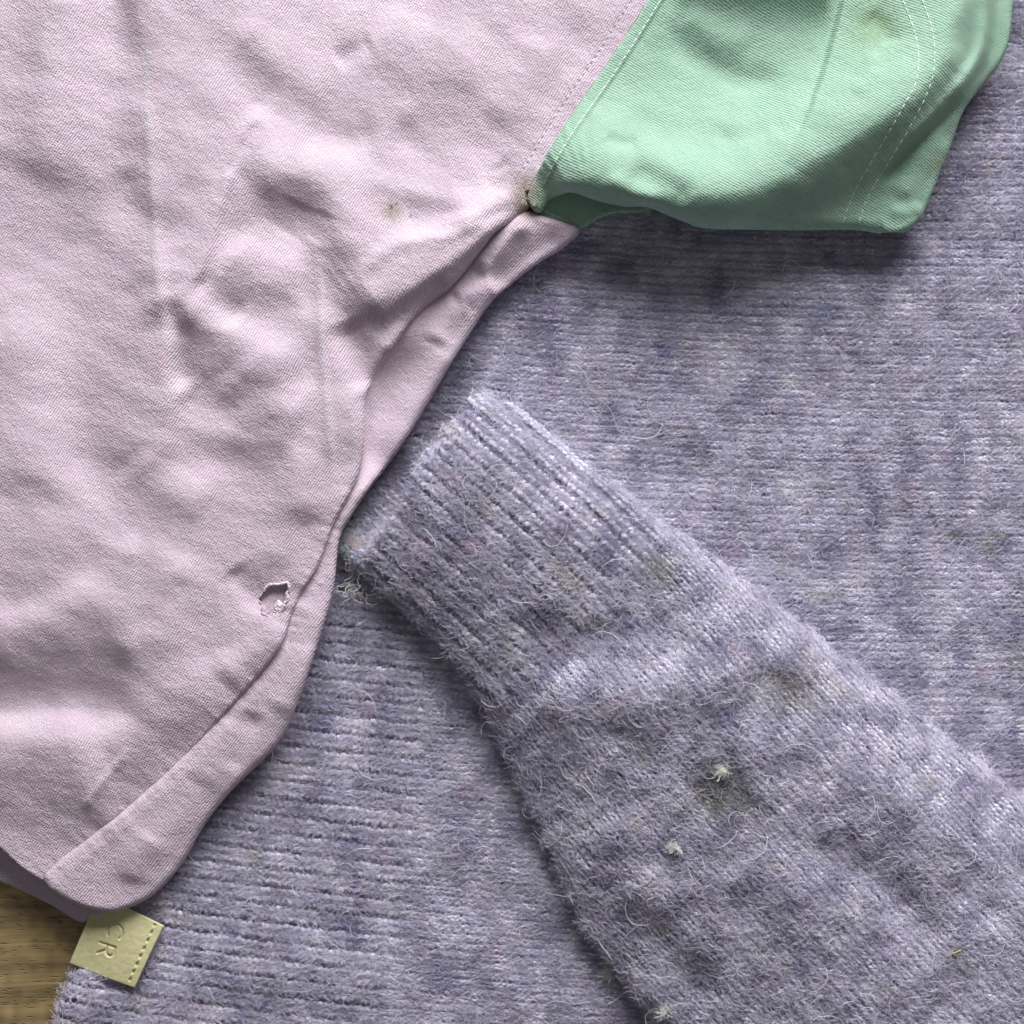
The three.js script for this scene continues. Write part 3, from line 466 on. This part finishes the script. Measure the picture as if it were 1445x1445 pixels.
// back panel: lies lower, its edge rolls out beyond the side seam
const backLine = [[752, 300], [775, 308], [818, 323], [800, 346], [760, 371], [722, 400], [690, 431], [664, 470], [638, 512], [610, 560], [585, 602], [560, 640], [522, 690], [497, 728], [480, 762], [472, 830], [455, 892], [424, 985], [392, 1050], [332, 1110], [290, 1162], [256, 1220], [216, 1264], [172, 1286], [140, 1288], [100, 1276], [62, 1250], [60, 1220], [120, 1140], [220, 1030], [310, 930], [340, 820], [430, 700], [450, 560], [500, 450], [640, 340], [720, 290]];
const backSDF = polySDF(smooth(UU(backLine, 66), true, 5)), frontEdge = smooth(UU(frontLine, 76), false, 4);
const backFolds = sum([
  fold([[755, 312], [722, 332], [699, 362], [674, 394]], 15, 12, 30, 70), fold([[805, 335], [762, 352], [720, 388], [695, 415]], -12, 24, 18, 70), fold([[706, 400], [676, 412], [640, 428]], 10, 20, 18, 70), fold([[655, 425], [630, 455], [612, 490]], 8, 18, 20, 70), 
  fold([[596, 470], [560, 530], [528, 610], [504, 700]], -20, 34, 32, 70, 0.3), fold([[648, 470], [606, 535], [566, 600], [534, 660]], 9, 18, 26, 70),
  fold([[366, 1000], [348, 1042], [325, 1090]], -6, 14, 18, 66), fold([[335, 1010], [310, 1060], [280, 1110]], 4, 26, 22, 66), fold([[455, 830], [430, 910], [390, 1000], [320, 1085], [240, 1170], [160, 1240]], 5, 26, 26, 66, 0.1), fold([[215, 1170], [195, 1210], [185, 1250]], 4, 26, 26, 66), fold([[445, 900], [425, 960], [390, 1010]], 5, 20, 20, 66),
]);
{
  const h = (x, y) => {
    const d = nearLine(frontEdge, x, y)[0];   // walking down, the front lies on the right hand
    const out = -d, under = sstep(6, -20, out), deep = frontBase(x, y) - 14;
    const upper = sstep(720, 560, y), z = lerp(86 - 24 * sstep(900, 1280, y), 80, upper) + 3 * sstep(2, 18, out) * (1 - upper) + backFolds(x, y) * sstep(-12, 4, out) + 0.7 * crumple(x, y, 521) + pucker(x, y);
    return Math.max(44, lerp(z, Math.min(deep + 4, frontH(x, y) - 8), under));
  };
  const g = sheet({ box: [50, 270, 840, 1300], step: 2.0, sdf: backSDF, h, roundAt: (x, y) => 10, under: 24, drop: 46, floor: 8, uv: uvDir(-53), color: pinkColor });
  obj('back_panel', g, stripMat, shirt);
  // hem of the back, seen under the front at the lower left
  const hp = smooth(UU([[-80, 1140], [60, 1180], [150, 1230], [160, 1280], [128, 1297], [108, 1300], [62, 1273], [0, 1246], [-80, 1215]], 18), true, 5);
  obj('back_hem', sheet({ box: [-85, 1120, 180, 1310], step: 2.2, sdf: polySDF(hp), h: (x, y) => 20 + 3 * vnoise(x / 40, y / 40, 541) + 0.5 * crumple(x, y, 543) + 16 * sstep(100, 150, x), round: 7, under: 5, drop: 8, floor: 1, uv: uvDir(20), color: (x, y) => pinkColor(x, y) }), pinkMat, shirt);
}
// mint sleeve
const mintEdge = [[1450, -80], [1428, 0], [1421, 60], [1408, 92], [1386, 120], [1356, 160], [1340, 205], [1325, 245], [1310, 283], [1293, 315], [1264, 332], [1230, 328], [1195, 325], [1100, 327], [1000, 328], [960, 319], [912, 301], [880, 298], [845, 290], [810, 278], [790, 278], [776, 284], [764, 300], [752, 298], [744, 285]];
const seamUp = UU(seamLine.map(([x, y]) => [x - 3, y - 1]), 82).reverse();
const mintPoly = [...smooth(UU(mintEdge, 74), false, 5), ...smooth(seamUp, false, 4)];
const mintSDF = polySDF(mintPoly);
const mintFolds = sum([
  fold([[775, 276, 0.25], [800, 258, 0.5], [840, 246, 0.75], [900, 262, 0.85], [960, 275, 1], [1040, 272, 1], [1110, 246, 1], [1200, 196, 1.1], [1270, 146, 1.15], [1318, 88, 1], [1342, 0, 0.85], [1352, -80, 0.85]], 68, 84, 50, 120, 0.04),
  fold([[1199, -80], [1190, 0], [1172, 70, 0.9], [1150, 135, 0.7], [1128, 190, 0.3], [1100, 245, 0]], 17, 70, 3, 100, 0.02),
  fold([[960, -70], [1060, -50], [1180, -50]], 46, 60, 52, 80, 0.1),
  fold([[880, 250], [915, 262], [950, 285], [970, 300]], -8, 18, 24, 80), fold([[845, 262], [890, 285], [930, 300]], 7, 14, 12, 80),
  fold([[1385, -60], [1383, 0], [1378, 70], [1358, 112], [1315, 165], [1272, 208], [1236, 252, 0.4]], 13, 12, 11, 80, 0.05), fold([[1352, 140], [1312, 185], [1275, 225], [1240, 270]], -12, 9, 16, 80), fold([[1340, 195], [1300, 240], [1260, 290]], 7, 16, 20, 80), fold([[1250, 300], [1280, 300], [1300, 290]], 4, 10, 10, 80),
  fold([[930, 40], [985, 85], [1050, 115], [1110, 120]], -7, 18, 22, 80), fold([[960, 20], [1000, 50], [1060, 70]], 5, 20, 16, 80), fold([[880, 140], [960, 165], [1060, 180]], 5, 30, 24, 80), fold([[1000, 205], [1060, 200], [1110, 180]], -3, 14, 14, 80), fold([[850, 200], [870, 210], [900, 212]], -4, 10, 10, 80),
  fold([[1215, 30], [1240, 50], [1250, 80]], -5, 14, 14, 80), fold([[1190, 150], [1215, 120], [1222, 80]], 4, 12, 12, 80), fold([[1330, -40], [1340, 40], [1330, 100]], -4, 16, 16, 80), fold([[1090, 290], [1180, 265], [1240, 220]], 5, 20, 20, 80), fold([[1330, 60], [1345, 20], [1345, -50]], 3, 14, 14, 80),
]);
const mintH = (x, y) => { const [d, at] = seamDist(x, y); let h = 92 + mintFolds(x, y) + 0.8 * crumple(x, y, 561) - 6 * sstep(1240, 1330, x) * sstep(180, 320, y); h += 3.2 * sstep(17.5, 14, Math.abs(d)) * sstep(300, 270, y); h -= 1.2 * Math.exp(-(((Math.abs(d) - 13) / 1.6) ** 2)) * (1 - 0.6 * stitchWave(at, 10)); return h; };
{
  const g = sheet({ box: [735, -80, 1460, 340], step: 2.0, sdf: mintSDF, h: mintH, roundAt: (x, y) => Math.abs(seamDist(x, y)[0]) < 12 ? 4 : y > 250 && x < 1230 ? 16 : 9, under: 26, drop: 44, floor: 34, uv: uvDir(32), color: mintColor });
  const sleeve = obj('sleeve', g, mintMat, shirt); sleeve.userData.label = 'mint green short sleeve';
  const thread = new THREE.MeshStandardMaterial({ color: new THREE.Color(0.62, 0.82, 0.70), roughness: 0.9 }), pale = new THREE.MeshStandardMaterial({ color: new THREE.Color(0.72, 0.82, 0.74), roughness: 0.9 });
  const run = (pts, hgt, pitch, dash, r) => { const l = smooth(UU(pts, hgt), false, 10), out = []; let acc = 0; const cum = [0]; for (let i = 1; i < l.length; i++) { acc += Math.hypot(l[i][0] - l[i - 1][0], l[i][1] - l[i - 1][1]); cum.push(acc); } const at = (q) => { let i = 1; while (i < l.length - 1 && cum[i] < q) i++; const t = clamp((q - cum[i - 1]) / (cum[i] - cum[i - 1]), 0, 1); return [lerp(l[i - 1][0], l[i][0], t), lerp(l[i - 1][1], l[i][1], t)]; }; for (let q = 2; q < acc - dash; q += pitch) { const a = at(q), b = at(q + dash / 2), c = at(q + dash); out.push(strand([[...a, mintH(...a) - 0.4], [...b, mintH(...b) + 0.9], [...c, mintH(...c) - 0.4]], r, 5, 8)); } return out; };
  obj('stitching', mergeGeometries(run(seamLine.map(([x, y]) => [x + 12.5, y + 7]).slice(0, 6), 66, 10, 7.5, 0.85)), thread, sleeve).userData.kind = 'stuff';
  obj('hem_stitching', mergeGeometries([...run([[1252, -60], [1266, 0], [1279, 45], [1284, 90], [1278, 132], [1258, 170], [1225, 232], [1204, 272], [1190, 316]], 100, 11, 8, 0.62), ...run([[1276, -60], [1290, 0], [1302, 45], [1306, 90], [1300, 132], [1280, 178], [1246, 240], [1224, 280], [1212, 318]], 100, 11, 8, 0.62)]), pale, sleeve).userData.kind = 'stuff';
  // underside of the sleeve at the armpit
  const up = smooth(UU([[745, 285], [770, 270], [830, 268], [925, 285], [905, 301], [868, 303], [842, 312], [818, 326], [792, 324], [768, 313]], 46), true, 5);
  const uh = (x, y) => 62 + 0.6 * crumple(x, y, 571) + 4 * sstep(298, 318, y);
  const us = obj('sleeve_underside', sheet({ box: [730, 255, 940, 340], step: 1.6, sdf: polySDF(up), h: uh, round: 6, under: 20, drop: 26, floor: 34, uv: uvDir(60), color: mintColor }), mintMat, shirt);
  const a = [[768, 300], [777, 304], [784, 308], [794, 312], [804, 315]], th = []; for (let i = 0; i + 1 < a.length; i++) { const p = U(a[i], 50), q = U(a[i + 1], 50); th.push(strand([[p[0], p[1], uh(...p) + 0.2], [lerp(p[0], q[0], 0.4), lerp(p[1], q[1], 0.4), uh(...p) + 1.4], [lerp(p[0], q[0], 0.75), lerp(p[1], q[1], 0.75), uh(...q) + 0.2]], 0.9, 5, 8)); }
  obj('stitching', mergeGeometries(th), thread, us).userData.kind = 'stuff';
}

// ------------------------------------------------------------------ small loose things
const surf = (x, y) => { if (underSleeve(x, y, 2)) { const [a, v] = sleeveAV(x, y); return sleeveTop(a, v); } return bodyTop(x, y); };
function hair(name, pts, r, color, label, category, lift = 6) {
  const q = pts.map((p) => { const u = U(p, 40), z = surf(...u); return [...U(p, z + lift), z + lift]; });
  const m = obj(name, strand(q, r, 5, 40), new THREE.MeshStandardMaterial({ color: new THREE.Color(...color), roughness: 0.7 })); m.userData = { label, category };
}
hair('loose_hair', [[1104, 384], [1109, 370], [1118, 367], [1130, 376], [1142, 378], [1155, 377], [1165, 382]], 0.5, [0.85, 0.85, 0.82], 'curled white hair lying on the sweater just below the mint sleeve', 'hair');
hair('loose_hair_001', [[606, 571], [618, 578], [630, 586], [642, 592], [652, 600]], 0.45, [0.8, 0.8, 0.84], 'stray pale hair between the shirt edge and the corner of the cuff', 'hair');
hair('loose_hair_002', [[655, 895], [662, 915], [680, 927], [700, 926], [716, 918]], 0.45, [0.75, 0.75, 0.78], 'arched hair on the shaded underside of the sweater cuff', 'hair', 8);
hair('loose_hair_003', [[870, 1342], [880, 1325], [893, 1312], [908, 1302], [921, 1294]], 0.45, [0.8, 0.8, 0.84], 'long bent hair near the lower edge of the sweater sleeve', 'hair', 7);
hair('straw_fibre', [[1337, 1349], [1346, 1345], [1356, 1341]], 1.1, [0.72, 0.66, 0.16], 'tiny yellow straw fibre on the sweater sleeve at the lower right', 'straw', 7);
function lint(name, px, py, r, color, label) {
  const u = U([px, py], 60), z = surf(...u), [x, y] = U([px, py], z), k = rng(Math.round(px * 3 + py)), bits = [];
  for (let i = 0; i < 80; i++) { const pts = []; let a = k() * 6.28, b = (k() - 0.5) * 2, p = [x + (k() - 0.5) * r, y + (k() - 0.5) * r, z + 5 + k() * r * 0.7]; for (let j = 0; j < 5; j++) { pts.push(p.slice()); p = [p[0] + Math.cos(a) * r * 0.32, p[1] + Math.sin(a) * r * 0.32, Math.max(z + 2, p[2] + Math.sin(b) * r * 0.2)]; a += (k() - 0.2) * 2; b += (k() - 0.5) * 2; } bits.push(strand(pts, 0.28, 4, 12)); }
  const m = obj(name, mergeGeometries(bits), new THREE.MeshStandardMaterial({ color: new THREE.Color(...color), roughness: 1 })); m.userData = { label, category: 'lint' };
}
lint('lint_pill', 950, 1194, 9, [0.86, 0.85, 0.85], 'small white lint pill below the dark worn spot on the sleeve');
lint('lint_pill_001', 856, 1371, 11, [0.82, 0.82, 0.8], 'pale lint ball in the shadow at the lower edge of the sleeve');
lint('lint_pill_002', 936, 1424, 10, [0.86, 0.86, 0.84], 'fluffy lint ball at the bottom of the picture on the sleeve');
lint('lint_pill_003', 1015, 1086, 10, [0.82, 0.82, 0.76], 'cream wool tuft in the middle of the dark worn spot');
lint('lint_pill_004', 716, 911, 6, [0.55, 0.55, 0.52], 'little grey lint knot on the lower side of the cuff');

renderer.render(scene, camera);
